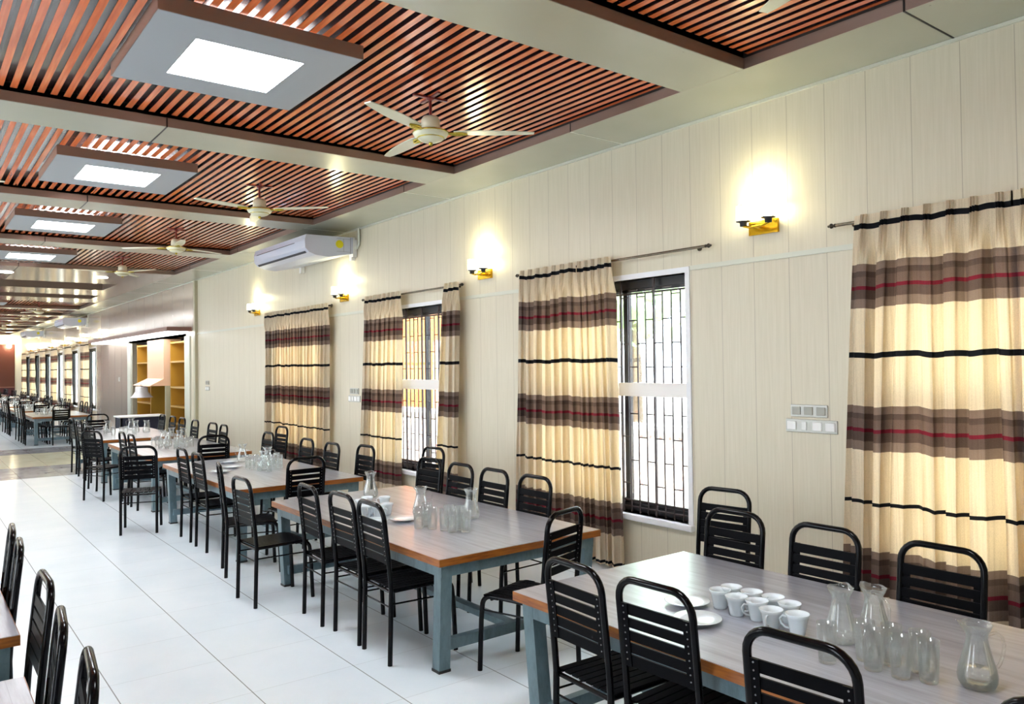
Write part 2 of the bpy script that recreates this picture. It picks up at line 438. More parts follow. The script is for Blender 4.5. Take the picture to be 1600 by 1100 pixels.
# last beam of the near section runs into the smooth lobby ceiling
mb = beam(BEAMS[-1], FBEAMS[0]+.53-BEAMS[-1], False)
struct('trim_%d' % n, MB(), 'acp') if False else None
lob = MB(); y0, y1 = BEAMS[-1], FBEAMS[0]+.53
cuts = [(19.3, 20.9, -.6, 3.75), (22.4, 23.6, -.2, 3.95)]
lob.box(XI0, XI1, y0+.004, cuts[0][0], ZC, 3.9, 0).box(XI0, XI1, cuts[0][1], cuts[1][0], ZC, 3.9, 0).box(XI0, XI1, cuts[1][1], y1-.004, ZC, 3.9, 0)
for a, b, x0, x1 in cuts:
    lob.box(XI0, x0, a, b, ZC, 3.9, 0).box(x1, XI1, a, b, ZC, 3.9, 0).box(x0, x1, a, b, 3.86, 3.9, 2)
    lob.box(x0, x1, a, a+.01, ZC+.002, 3.86, 1).box(x0, x1, b-.01, b, ZC+.002, 3.86, 1).box(x0, x0+.01, a, b, ZC+.002, 3.86, 1).box(x1-.01, x1, a, b, ZC+.002, 3.86, 1)
lob.box(XI0, XI1, y0, y0+.004, ZC+.002, 3.757, 1).box(XI0, XI1, y1-.004, y1, ZC+.002, 3.757, 1)
lob.box(1.625, 1.637, y0-.002, 19.3, ZC-.002, 3.757, 3)
m = mat('acp_lobby', sr(150, 145, 140), .14, metal=.75); M['acplobby'] = m
struct('trim_%d' % n, lob, ['acplobby', 'fascia', 'slatback', 'joint']); n += 1
for f in FBEAMS[1:]: struct('trim_%d' % n, beam(f, .53, False), ['acp', 'fascia', 'joint', 'screw']); n += 1
# soffits along both walls, with board joints
for sx, x0, x1, xf in ((1, XI1, XR, XI1), (-1, XL, XI0, XI0)):
    mb = MB().box(x0+.004*(sx > 0), x1-.004*(sx < 0), YN, YF, ZC, 3.90, 0)
    mb.box(min(xf, xf+.004*sx), max(xf, xf+.004*sx), YN, YF, ZC+.001, 3.757, 1)
    mb.box(min(xf, xf+.03*sx), max(xf, xf+.03*sx), YN, YF, 3.757, 3.822, 2)
    y = 2.07-2.73
    k = 0
    while y < YF:
        if sx > 0:
            if k == 1: mb.box(x0-.002, x1, y-.006, y+.006, ZC-.002, 3.757, 2)
            else: mb.box(x0-.002, x0+.002, y-.005, y+.005, ZC, 3.757, 2).box(x0, x1, y-.003, y+.003, ZC-.0015, ZC+.01, 4)
            mb.disc(.006, ZC-.002, 8, 3, (x0+.04, y-.12, 0), False).disc(.006, ZC-.002, 8, 3, (x0+.04, y+.9, 0), False)
        y += 2.73; k += 1
    struct('trim_%d' % n, mb, ['acp', 'fascia', 'joint', 'screw', 'trim']); n += 1
# wall-top bead, rail strip between the windows, vertical cover strips
struct('trim_%d' % n, MB().box(XR-.02, XR, YN, YF, ZC-.022, ZC-.001), 'trim'); n += 1
segs = [(-1.8, .7), (2.62, 4.09), (6.02, 7.47), (9.4, 10.84), (12.76, 17.42)]
mb = MB()
for a, b in segs: mb.box(XR-.012, XR, a, b, 2.512, 2.548)
struct('trim_%d' % n, mb, 'trim'); n += 1
struct('trim_%d' % n, MB().box(XR-.06, XR, 17.42, 17.54, 0, ZC-.022), 'column'); n += 1

m = mat('glossy_cladding', sr(196, 180, 166), .18, metal=.45)
P, xyz = pos(m); lm = line_mask(m, xyz[1], .92, 17.54, .014)
lk(m, mixc(m, lm, sr(196, 180, 166), sr(110, 100, 96)), bsdf(m).inputs['Base Color']); M['clad'] = m
mb = MB().box(XR-.006, XR+.001, 17.54, YF, 2.62, ZC-.022)
mb.box(XR-.006, XR+.001, 24.05, 28.60, 0, 2.62)
struct('trim_%d' % n, mb, 'clad'); n += 1

# ------------------------------------------------------------------ windows
def window(idx, y0, y1, far=False):
    w = bpy.data.objects.new('window_%d' % idx, None); COL.objects.link(w)
    w.location = (XR, y0, WZ0); w['kind'] = 'structure'
    L = y1-y0; H = WZ1-WZ0
    rv = MB(); t = .045; d = .012
    rv.box(-d, .2, -t, 0, -t, H+t).box(-d, .2, L, L+t, -t, H+t).box(-d, .2, 0, L, H, H+t)
    rv.build('window_reveal', 'reveal', w)
    MB().bbox(-.05, .2, -t-.01, L+t+.01, -.05, 0, .006).build('window_sill', 'reveal', w)
    f = MB(); b = .055
    f.box(.09, .15, 0, b*.55, 0, H).box(.09, .15, L-b*.55, L, 0, H).box(.09, .15, 0, L, 0, b*1.35).box(.09, .15, 0, L, H-b*1.3, H)
    f.build('window_frame', 'frame', w)
    for k in (0, 1):                      # two sliding sashes
        a0, a1 = (0.03, .43*L+.01) if k == 0 else (.43*L-.05, L-.03)
        xx = .10+.022*k
        s = MB().box(xx, xx+.02, a0, a0+(.05 if k else .028), .06, H-.06).box(xx, xx+.02, a1-(.028 if k else .05), a1, .06, H-.06)
        s.box(xx, xx+.02, a0, a1, .06, .1).box(xx, xx+.02, a0, a1, H-.1, H-.06)
        so_ = s.build('window_sash', 'frame', w)
        MB().box(xx+.008, xx+.012, a0+.02, a1-.02, .08, H-.08).build('pane', 'pane', so_)
    if far: return w
    g = MB(); ny = int(L/.094); py = L/ny
    for i in range(1, ny):
        r = .005 if i % 4 else .009
        g.box(.045-r, .045+r, i*py-r, i*py+r, -.0 if i % 4 else -.04, H if i % 4 == 0 else H-.12)
    nz = 10; pz = H/nz
    for i in range(ny):
        for j in range(nz+1):
            if (i+j) % 2 and 0 < j: continue
            zz = max(.02, min(j*pz+.05, H-.09)); g.box(.042, .048, i*py, (i+1)*py, zz-.005, zz+.005)
    g.box(.041, .049, 0, L, H-.128, H-.112).box(.041, .049, 0, L, .10, .112)
    g.build('grille', 'grille', w)
    l = MB().box(.034, .052, 0.02, L-.02, 1.005, 1.12); l.build('lock_rail', 'lockbar', w)
    return w
k = 1
for a, b in WIN: window(k, a, b); k += 1
for a, b in FARWIN: window(k, a, b, True); k += 1

# outside: paving, low lattice wall, trees
struct('ground', MB().box(5.2, 60, -20, 70, -.15, -.02), 'ground')
tag(MB().box(7.5, 7.65, -10, 60, -.02, .93, 0).box(7.44, 7.71, -10, 60, .93, .99, 1).build('courtyard_wall', ['lattice', 'reveal']),
    'low pale lattice-patterned courtyard wall seen through the windows', 'wall')
tag(MB().box(8.3, 8.8, 13.25, 15.2, -.02, 4.6).build('outside_pillar', 'peachwall'),
    'peach rendered pillar outside, seen through the half-covered window', 'pillar')
def tree(x, y, r, h, label):
    t = thing('courtyard_tree', label, 'tree', (x, y, -.02), 0, 'trees outside the windows')
    rnd = random.Random(int(x*10+y))
    MB().tube([(0, 0, 0), (.1, .05, h*.35), (0, .1, h*.7)], [.22, .16, .08], 10).build('trunk', 'bark', t)
    c = MB()
    for i in range(230):
        u, v_ = rnd.random()*2*PI, rnd.uniform(-1, 1); q = (rnd.random()**.4)*r; s_ = math.sqrt(1-v_*v_)
        p = Vector((q*s_*math.cos(u), q*s_*math.sin(u), h*.75+q*v_*.8)); e = rnd.uniform(.25, .5)
        ax = Vector((rnd.uniform(-1, 1), rnd.uniform(-1, 1), rnd.uniform(-1, 1))).normalized(); bx = ax.orthogonal().normalized()
        c.add([p-ax*e, p+bx*e*.5, p+ax*e, p-bx*e*.5], [(0, 1, 2, 3)])
    c.build('crown', 'leaf', t)
    return t
for i, (x, y, r, h) in enumerate([(13, 12.4, 2.2, 5), (15, 16.5, 2.4, 5.5), (14, 8.0, 2.0, 4.6), (17, 25, 3, 6), (16, 34, 3, 6), (17, 46, 3, 6), (20, 13.5, 3, 6.5)]):
    tree(x, y, r, h, 'green leafy courtyard tree beyond the lattice wall, %s in the row' % ORD[i])

# ------------------------------------------------------------------ curtains and rods
def curtain(name_y, y0, y1, yb0, yb1, label, n_pl, seed, part_of=None, amp=.042, xc=4.835):
    """y0..y1 at the heading (y0 nearer), yb0..yb1 at the hem"""
    rnd = random.Random(seed); res = 44 if yb1 < 14 else 14; cols = n_pl*res; zs = []
    z = 2.705
    while z > .04: zs.append(z); z -= .02 if z > 2.4 else .07
    zs.append(.035)
    ph = [rnd.uniform(-.5, .5) for _ in range(n_pl+2)]; am = [rnd.uniform(.45, 1.5) for _ in range(n_pl+2)]
    mb = MB(); v = []
    for z in zs:
        t = (2.705-z)/2.67; wv = min(1, max(0, (2.62-z)/.28)); wv = wv*wv*(3-2*wv)
        tt = min(1, t*1.5)
        a_, b_ = y0+(yb0-y0)*t**.8, y1+(yb1-y1)*t**.8
        for i in range(cols+1):
            u = i/cols; s_ = min(n_pl, max(0, u*n_pl+.16*tt*math.sin(2.1*u*n_pl+seed)*min(1, 8*u, 8-8*u))); k = int(min(n_pl-1, s_)); fr = s_-k
            A = am[k]*(1-fr)+am[k+1]*fr; Ph = ph[k]*(1-fr)+ph[k+1]*fr
            w = (1-2*abs(math.sin(PI*(s_+.02)+Ph*1.1*tt))**.65)*amp*A + .35*amp*math.sin(4*PI*s_+Ph*6+1.5*t)*tt + .3*amp*math.sin(PI*s_*.7+Ph)*tt
            d = abs(fr-.5)                        # pinch pleat at the middle of each fold
            pin = math.exp(-(d/.10)**2)
            top = -.034*math.exp(-(d/.17)**6)*(.35+.65*math.cos(2*PI*(fr-.5)/.105))-.004
            yy = a_+(b_-a_)*u + .30*amp*math.sin(4*PI*s_+Ph*3)*wv
            v.append((xc + top*(1-wv) + w*wv - .016*math.exp(-((z-2.52)/.12)**2)*pin, yy, z))
    C1 = cols+1; f = []
    for j in range(len(zs)-1):
        for i in range(cols): f.append((j*C1+i, j*C1+i+1, (j+1)*C1+i+1, (j+1)*C1+i))
    mb.add(v, f, 0, True)
    o = mb.build('curtain', 'curtain')
    o['label'] = label; o['category'] = 'curtain'; o['group'] = 'plaid curtains along the window wall'
    return o
def rod(y0, y1, label):
    t = thing('curtain_rod', label, 'curtain rod', (4.885, (y0+y1)/2, 2.675), 0, 'curtain rods above the windows')
    h = (y1-y0)/2
    MB().cyl((0, -h+.06, 0), (0, h-.06, 0), .011, 12).build('rod', 'rod', t)
    for s in (-1, 1):
        prof = [(0.001, 0), (.013, .004), (.013, .012), (.007, .018), (.016, .03), (.018, .04), (.012, .05), (.006, .054), (.009, .062), (.001, .07)]
        mb = MB().tube([(0, s*(h-.06+.9*z), 0) for r, z in prof], [r for r, z in prof], 14); mb.build('finial', 'finial', t)
        mb = MB().cyl((0, s*(h-.16), 0), (.063, s*(h-.16), 0), .007, 8).cyl((.055, s*(h-.16), 0), (.064, s*(h-.16), 0), .022, 12)
        mb.build('bracket', 'rod', t)
    return t
for c, l in ((1.65, 'curtain rod over the closed curtains at the right edge of the view'), (5.05, 'curtain rod with its near half bare above the uncovered window'),
             (8.43, 'curtain rod bare in the middle between one wide and one narrow curtain'), (11.80, 'curtain rod fully hidden by the farthest closed curtains before the column')):
    rod(c-1.22, c+1.22, l)
curtain(0, 1.74, 2.65, 1.70, 2.79, 'plaid curtain nearest the camera, left leaf, beside the switch plates', 7, 1, amp=.036)
curtain(0, .46, 1.75, .40, 1.76, 'plaid curtain leaf cut by the right edge of the view', 9, 2, amp=.036)
curtain(0, 5.31, 6.14, 5.28, 6.24, 'wide warm-lit plaid curtain leaf left of the bare barred window', 7, 3, amp=.042)
curtain(0, 4.86, 5.30, 4.79, 5.27, 'greyish gathered plaid curtain leaf touching the bare barred window', 5, 4, amp=.036)
curtain(0, 8.50, 9.45, 8.60, 9.62, 'wide plaid curtain leaf left of the half-covered peach-lit window', 8, 5)
curtain(0, 7.22, 7.51, 7.30, 7.75, 'narrow plaid curtain leaf right of the half-covered peach-lit window', 3, 6)
curtain(0, 12.0, 13.10, 12.0, 13.2, 'left leaf of the closed plaid curtains next to the bare wall and column', 10, 8)
curtain(0, 10.60, 11.98, 10.72, 11.98, 'right leaf of the closed plaid curtains behind the third table', 11, 9)
for k, (a, b) in enumerate(FARWIN):
    o = curtain(0, a+.62, b+.25, a+.6, b+.3, ['plaid curtain closest to the serving niche in the far section',
        'second plaid curtain past the serving niche in the far section', 'third plaid curtain past the serving niche in the far section',
        'fourth plaid curtain past the serving niche in the far section', 'fifth plaid curtain past the serving niche in the far section',
        'plaid curtain nearest the maroon end wall'][k], 6, 20+k)
    rod(a-.2, b+.4, ['curtain rod over the far-section window closest to the niche', 'curtain rod over the second far-section window', 'curtain rod over the third far-section window',
        'curtain rod over the fourth far-section window', 'curtain rod over the fifth far-section window', 'curtain rod nearest the maroon end wall'][k])

# ------------------------------------------------------------------ ceiling light boxes
def light_box():
    t = thing('ceiling_light_box', '', 'ceiling light', (0, 0, 0), 0, 'square light boxes down the middle of the ceiling')
    h = .595; e = .325
    mb = MB()
    mb.box(-h, -e, -h, h, 0, .012, 0).box(e, h, -h, h, 0, .012, 0).box(-e, e, -h, -e, 0, .012, 0).box(-e, e, e, h, 0, .012, 0)
    mb.build('box_board', 'boxwhite', t)
    mb = MB().box(-h-.004, h+.004, -h-.004, -h, .002, .088).box(-h-.004, h+.004, h, h+.004, .002, .088).box(-h-.004, -h, -h, h, .002, .088).box(h, h+.004, -h, h, .002, .088)
    mb.build('box_side', 'fascia', t)
    MB().box(-e, e, -e, e, .003, .012).build('light_panel', 'led', t)
    return t
LB = light_box()
ords = ['nearest', 'second', 'third', 'fourth', 'fifth']
for i, yc in enumerate((1.62, 5.0, 8.5, 11.87, 15.3)):
    place(LB, USED, ['square ceiling light box above the camera, in the bay at the top edge', 'largest square ceiling light box, glowing white panel in a grey board',
        'second square ceiling light box seen down the hall', 'third square ceiling light box seen down the hall', 'fourth and smallest visible square ceiling light box'][i], (1.655, yc, ZC-.002))
for i, f in enumerate(FBEAMS[:-1]):
    place(LB, USED, '%s square ceiling light box in the far section beyond the lobby ceiling' % ORD[i], (1.655, f+2.0, ZC-.002))
def downlight(x, y, label):
    o = MB().lathe([(.0, 0), (.09, 0), (.11, -.006), (.125, 0)], 24).build('downlight', 'down', None, (x, y, ZC-.003)); o.data.materials[0] = M['down']
    tag(o, label, 'downlight', 'round downlights in the lobby ceiling')
downlight(1.53, 17.9, 'round downlight in the smooth lobby ceiling at the left edge of the view')
downlight(3.20, 18.0, 'round downlight in the smooth lobby ceiling near the window wall')

# ------------------------------------------------------------------ wall sconces
def sconce():
    t = thing('wall_sconce', '', 'wall lamp', (0, 0, 0), 0, 'twin glass wall lamps along the window wall')
    # origin on the wall, room is towards -x, y across
    pl = MB().prism([(-.12, -.05), (.12, -.05), (.12, .05), (-.12, .05)], 'x', -.025, -.001)
    pl.build('backplate', 'brass', t)
    MB().tube([(-.02, 0, 0), (-.07, 0, -.005), (-.11, 0, .0)], .014, 10).tube([(-.11, -.105, .012), (-.112, -.05, -.004), (-.112, .05, -.004), (-.11, .105, .012)], .009, 10).build('arm', 'brass', t)
    for s in (-1, 1):
        cp = MB().lathe([(.001, .0), (.024, .002), (.026, .028), (.034, .032), (.052, .036), (.052, .040), (.001, .041)], 20, 0, (-.11, s*.105, .008))
        cp.build('lamp_cup', 'blackcap', t)
        sh = MB().lathe([(.046, .05), (.052, .052), (.052, .165), (.048, .165), (.048, .056)], 24, 0, (-.11, s*.105, .0)).build('glass_shade', 'lampglass', t)
        b = MB().lathe([(.001, .055), (.028, .06), (.036, .085), (.036, .135), (.028, .155), (.001, .158)], 18, 0, (-.11, s*.105, .0)).build('bulb', 'bulb', sh)
        b['label'] = 'glowing white bulb'
    return t
SCN = sconce()
def add_sconce(y, label, z=2.755, w=SCONCE_LAMP):
    place(SCN, USED, label, (XR, y, z))
    L = bpy.data.lights.new('sconce_light', 'POINT'); L.energy = w; L.color = (1, .93, .56); L.shadow_soft_size = .05
    lo = bpy.data.objects.new('sconce_light', L); COL.objects.link(lo); lo.location = (XR-.13, y, z+.27)
    lo['label'] = 'warm light of the wall lamp'
for y, l in ((3.40, 'largest brass twin wall lamp, between the right two curtained windows'), (6.87, 'second brass twin wall lamp, right of the half-covered window'),
             (10.30, 'third brass twin wall lamp, below the right end of the air conditioner'), (13.80, 'fourth brass twin wall lamp, left of the farthest closed curtains'),
             (-.02, 'brass twin wall lamp on the wall beside the camera, out of view')):
    add_sconce(y, l)
for k in range(6): add_sconce(28.2+3.46*k, 'small glowing wall lamp, %s past the niche in the far section' % ORD[k], 2.755, 5)
L = bpy.data.lights.new('end_lamp', 'POINT'); L.energy = 30; L.color = (1, .9, .6); L.shadow_soft_size = .12
e = thing('end_wall_lamp', 'round glowing lamp high on the end wall above the maroon panel', 'wall lamp', (4.35, YF-.05, 3.1))
MB().lathe([(.001, -.12), (.09, -.08), (.12, 0), (.09, .08), (.001, .12)], 16, 0, (0, -.14, 0)).build('globe', 'bulb', e)
MB().cyl((0, -.02, 0), (0, .05, 0), .06, 12).build('base', 'brass', e)
lo = bpy.data.objects.new('end_lamp_light', L); COL.objects.link(lo); lo.parent = e; lo.location = (0, -.4, 0)

# ------------------------------------------------------------------ ceiling fans
def fan():
    t = thing('ceiling_fan', '', 'ceiling fan', (0, 0, 0), 0, 'ivory three-blade ceiling fans')
    # origin on the slats, hanging down
    mb = MB().lathe([(.001, 0), (.03, -.0), (.03, -.02), (.012, -.03)], 16).cyl((0, 0, 0), (0, 0, -.17), .011, 12)
    mb.box(-.14, .14, -.012, .012, -.012, 0).box(-.012, .012, -.14, .14, -.012, 0); mb.build('downrod', 'fanrod', t)
    mb = MB().lathe([(.013, -.145), (.055, -.15), (.068, -.17), (.072, -.235), (.062, -.245)], 28); mb.build('canopy_cup', 'fanwhite', t)
    mb = MB().lathe([(.06, -.24), (.10, -.248), (.128, -.262), (.132, -.275), (.118, -.298), (.10, -.306), (.085, -.322), (.06, -.333), (.03, -.338), (.001, -.34)], 32)
    mb.build('motor_housing', 'fanwhite', t)
    mb = MB().lathe([(.133, -.264), (.139, -.269), (.133, -.274)], 32).lathe([(.099, -.305), (.104, -.309), (.097, -.312)], 32)
    mb.build('trim_ring', 'fangold', t)
    MB().lathe([(.001, -.338), (.014, -.34), (.016, -.352), (.008, -.362), (.001, -.366)], 14).build('finial', 'fangold', t)
    for k in range(3):
        a = 2*PI*k/3
        pts = []; N = 12
        for i in range(N+1):
            u = i/N; x = .17+.60*u
            w = .046+.020*math.sin(PI*min(1, u*1.1))-.012*u
            if u > .93: w *= .72
            if i == 0: w = .034
            pts.append((x, w))
        v = []; 
        for x, w in pts:
            tilt = .03
            for s in (-1, 1): v.append((x, s*w*math.cos(tilt), -.262+s*w*math.sin(tilt)))
        nv = len(v); v += [(p[0], p[1], p[2]-.006) for p in v]
        f = [(2*i, 2*i+2, 2*i+3, 2*i+1) for i in range(N)] + [(nv+2*i, nv+2*i+1, nv+2*i+3, nv+2*i+2) for i in range(N)]
        f += [(2*i, nv+2*i, nv+2*i+2, 2*i+2) for i in range(N)] + [(2*i+1, 2*i+3, nv+2*i+3, nv+2*i+1) for i in range(N)] + [(0, 1, nv+1, nv), (2*N, nv+2*N, nv+2*N+1, 2*N+1)]
        rot = lambda q: (q[0]*math.cos(a)-q[1]*math.sin(a), q[0]*math.sin(a)+q[1]*math.cos(a), q[2])
        bl = MB().add([rot(q) for q in v], f).build('blade', 'fanwhite', t)
        br = []
        for sgn in (-1, 1): br.append([rot(q) for q in [(.11, 0, -.268), (.16, sgn*.018, -.274), (.21, sgn*.034, -.276), (.25, sgn*.015, -.276), (.27, 0, -.276)]])
        mb = MB()
        for q in br: mb.tube(q, .007, 8)
        mb.tube([rot((.09, 0, -.266)), rot((.2, 0, -.276)), rot((.25, 0, -.277))], .009, 8).build('blade_bracket', 'fangold', bl)
    return t
FN = fan()
for x, y, th, l in ((3.09, 4.97, 86, 'largest ivory ceiling fan, with gold-trimmed blades'), (3.07, 8.48, 76, 'second ivory ceiling fan down the hall'),
                 (3.06, 11.79, 22, 'third ivory ceiling fan, beyond the air conditioner'), (3.05, 15.25, 60, 'fourth ivory ceiling fan, before the lobby ceiling'),
                 (3.09, 1.58, 69, 'ivory ceiling fan above the camera, one blade tip at the top edge'),
                 (-.05, 8.5, 0, 'ivory ceiling fan left of the light boxes, blade tip at the left edge'), (-.05, 4.97, 60, 'ivory ceiling fan left of the largest light box, out of view'),
                 (-.05, 1.6, 50, 'ivory ceiling fan over the left tables, out of view')):
    place(FN, USED, l, (x, y, ZS), math.radians(th))
for k in range(6):
    place(FN, USED, 'small ivory ceiling fan in the far section, %s beyond the lobby' % ORD[k], (3.1, 26.7+3.46*k, ZS), k*.7, 'far ceiling fans')

# ------------------------------------------------------------------ air conditioners
def aircon():
    # kept 4 mm clear of the cladding
    t = thing('air_conditioner', '', 'air conditioner', (0, 0, 0), 0, 'white wall-hung air conditioners')
    # origin at wall, near end; body runs along +y; room towards -x
    prof = [(-.06, .285), (-.735, .275), (-.755, .20), (-.75, .10), (-.70, .045), (-.60, .01), (-.42, -.005), (-.25, .03), (-.06, .065)]
    MB().prism(prof, 'y', 0, 1.92).build('body', 'acwhite', t)
    lv = MB().prism([(-.752, .205), (-.758, .20), (-.758, .196), (-.752, .192)], 'y', .35, 1.8)
    lv.prism([(-.722, .062), (-.700, .042), (-.704, .036), (-.728, .058)], 'y', .08, 1.84)
    lv.build('louvre', 'acdark', t)
    pn = MB().box(-.10, -.098, -.004, 0, .06, .28).box(-.30, -.10, -.003, 0, .08, .082).box(-.30, -.10, -.003, 0, .255, .257).box(-.20, -.198, -.003, 0, .08, .257)
    pn.build('end_seam', 'acdark', t)
    s = MB().cyl((-.26, -.005, .18), (-.26, 0, .18), .055, 20).build('sticker', 'yellow', t); s['label'] = 'round yellow sticker'
    mb = MB().box(-.06, 0, .05, .12, -.02, .30).box(-.06, 0, .0, .05, .02, .26).box(-.06, 0, 1.8, 1.87, -.02, .30)
    mb.build('wall_bracket', 'switchwhite', t)
    MB().tube([(-.03, .03, .14), (-.03, -.06, .14), (-.02, -.10, .18), (-.02, -.10, .40)], .018, 10).build('pipe', 'trim', t)
    return t
AC = aircon()
place(AC, USED, 'large white air conditioner with a yellow sticker under the ceiling', (XR-.008, 9.9, 3.27))
place(AC, USED, 'small distant air conditioner with a yellow sticker, nearer of the two past the niche', (XR-.008, 30.1, 3.27))
place(AC, USED, 'faint farthest air conditioner by the end wall', (XR-.008, 40.6, 3.27))

# ------------------------------------------------------------------ switch plates
def plate(y, z, L, H, nmod, mat_frame, mat_mod, label, group):
    t = thing('switch_plate', label, 'switch plate', (XR, y, z), 0, group)
    MB().bbox(-.012, 0, -L/2, L/2, -H/2, H/2, .003).build('plate', mat_frame, t)
    for i in range(nmod):
        c = L/2-(i+.5)*L/nmod; w = L/nmod*.36
        if nmod == 4 and i == 1: w *= .55
        MB().bbox(-.020, -.010, c-w, c+w, -H*.33, H*.33, .003).build('switch_rocker', mat_mod, t)
plate(3.07, 1.435, .28, .085, 3, 'switchsilver', 'switchgrey', 'grey three-gang blank plate above the white switches near the closed curtain', 'switch plates')
plate(3.055, 1.33, .39, .09, 4, 'switchsilver', 'switchwhite', 'silver four-gang plate with white switches near the closed curtain', 'switch plates')
plate(10.02, 1.44, .26, .085, 3, 'switchsilver', 'switchgrey', 'small grey blank plate left of the half-covered window', 'switch plates')
plate(10.02, 1.335, .36, .09, 4, 'switchsilver', 'switchwhite', 'small white switch plate left of the half-covered window', 'switch plates')
plate(16.75, 1.49, .22, .085, 2, 'switchgrey', 'switchgrey', 'upper grey plate on the bare wall beside the column', 'switch plates')
plate(16.75, 1.37, .26, .085, 2, 'switchgrey', 'switchwhite', 'lower grey plate on the bare wall beside the column', 'switch plates')
plate(25.2, 1.5, .16, .12, 1, 'switchgrey', 'switchgrey', 'small grey control box on the pale wall left of the niche', 'switch plates')

# ------------------------------------------------------------------ niche beyond the column
X2 = XR+.8
mb = MB().box(X2, X2+.1, NICHE[0]-.1, NICHE[1]+.1, 0, 2.6, 0).box(XR+.2, X2, NICHE[0]-.1, NICHE[0], 0, 2.6, 0).box(XR+.2, X2, NICHE[1], NICHE[1]+.1, 0, 2.6, 0).box(XR+.0, X2, NICHE[0], NICHE[1], 2.52, 2.6, 0)
struct('trim_%d' % n, mb, 'steelpanel'); n += 1
def shelf_frame(y0, y1, label):
    t = thing('timber_shelf', label, 'shelf', (XR+.05, (y0+y1)/2, 0), 0, 'yellow timber shelves in the niche')
    h = (y1-y0)/2
    for s in (-1, 1): MB().box(0, .45, s*h-.03 if s < 0 else h-.03, -h+.03 if s < 0 else h, 0, 2.45).build('side_panel', 'timber', t)
    for z in (.5, .9, 1.35, 1.95, 2.40): MB().box(0, .45, -h+.03, h-.03, z-.02, z+.02).build('shelf_board', 'timber', t)
    MB().box(.44, .46, -h+.03, h-.03, 0, 2.45).build('back_panel', 'timberpanel', t)
    return t
shelf_frame(18.45, 19.85, 'yellow timber shelf unit in the niche right of the peach column')
shelf_frame(21.75, 23.25, 'yellow timber shelf unit in the niche left of the peach column')
t = thing('peach_column', 'peach boxed column with a flared hood in the middle of the niche', 'column', (XR+.05, 20.85, 0))
MB().box(-.1, .3, -.8, .8, 1.55, 2.50).build('shaft', 'peach', t)
v = [(-.1, -.8, 1.55), (.3, -.8, 1.55), (.3, .8, 1.55), (-.1, .8, 1.55), (-.42, -.8, 1.38), (.3, -.8, 1.38), (.3, .95, 1.38), (-.42, .95, 1.38)]
MB().add(v, [(0, 1, 5, 4), (1, 2, 6, 5), (2, 3, 7, 6), (3, 0, 4, 7), (4, 5, 6, 7), (3, 2, 1, 0)]).build('flared_hood', 'peach', t)
MB().box(-.05, .3, -.8, -.7, 0, 1.38).build('post', 'column', t)
o = MB().lathe([(.26, -.0), (.2, .06), (.15, .14), (.14, .26), (.12, .27), (.001, .27)], 20).build('hood_bell', 'white', None, (4.62, 21.0, 1.09))
tag(o, 'white bell-shaped fitting under the peach hood', 'fitting')
MB().cyl((0, 0, .26), (0, 0, .31), .03, 8).cyl((0, 0, .3), (.3, 0, .3), .02, 8).build('stem', 'frame', o)
for y, w in ((18.1, .25), (23.85, .18)):
    pass
struct('trim_%d' % n, MB().box(XR-.03, XR+.02, 17.95, 18.35, 0, 2.5).box(XR-.03, XR+.02, 23.65, 24.05, 0, 2.5), 'trim'); n += 1
t = thing('canopy_shelf', 'brown canopy board with strip lights beneath, above the niche', 'canopy', (XR, 22.4, 2.6))
MB().box(-.52, 0, -4.55, 4.6, .0, .09).build('board', 'canopy', t)
MB().box(-.46, -.30, -4.4, 4.4, -.045, 0).box(-.24, -.04, -4.4, 4.4, -.04, 0).build('strip_light', 'striplight', t)
t = thing('serving_desk', 'desk with white top and dark navy front before the niche', 'desk', (4.15, 19.05, 0))
MB().bbox(-.48, .48, -.3, .3, .73, .76, .005).build('desk_top', 'white', t)
MB().box(-.44, .44, -.27, -.25, .25, .73).box(-.44, -.42, -.25, .25, .25, .73).box(.42, .44, -.25, .25, .25, .73).build('front_panel', 'navy', t)
for sx in (-1, 1):
    for sy in (-1, 1): MB().box(sx*.43-.02, sx*.43+.02, sy*.25-.02, sy*.25+.02, 0, .73).build('leg', 'frame', t)

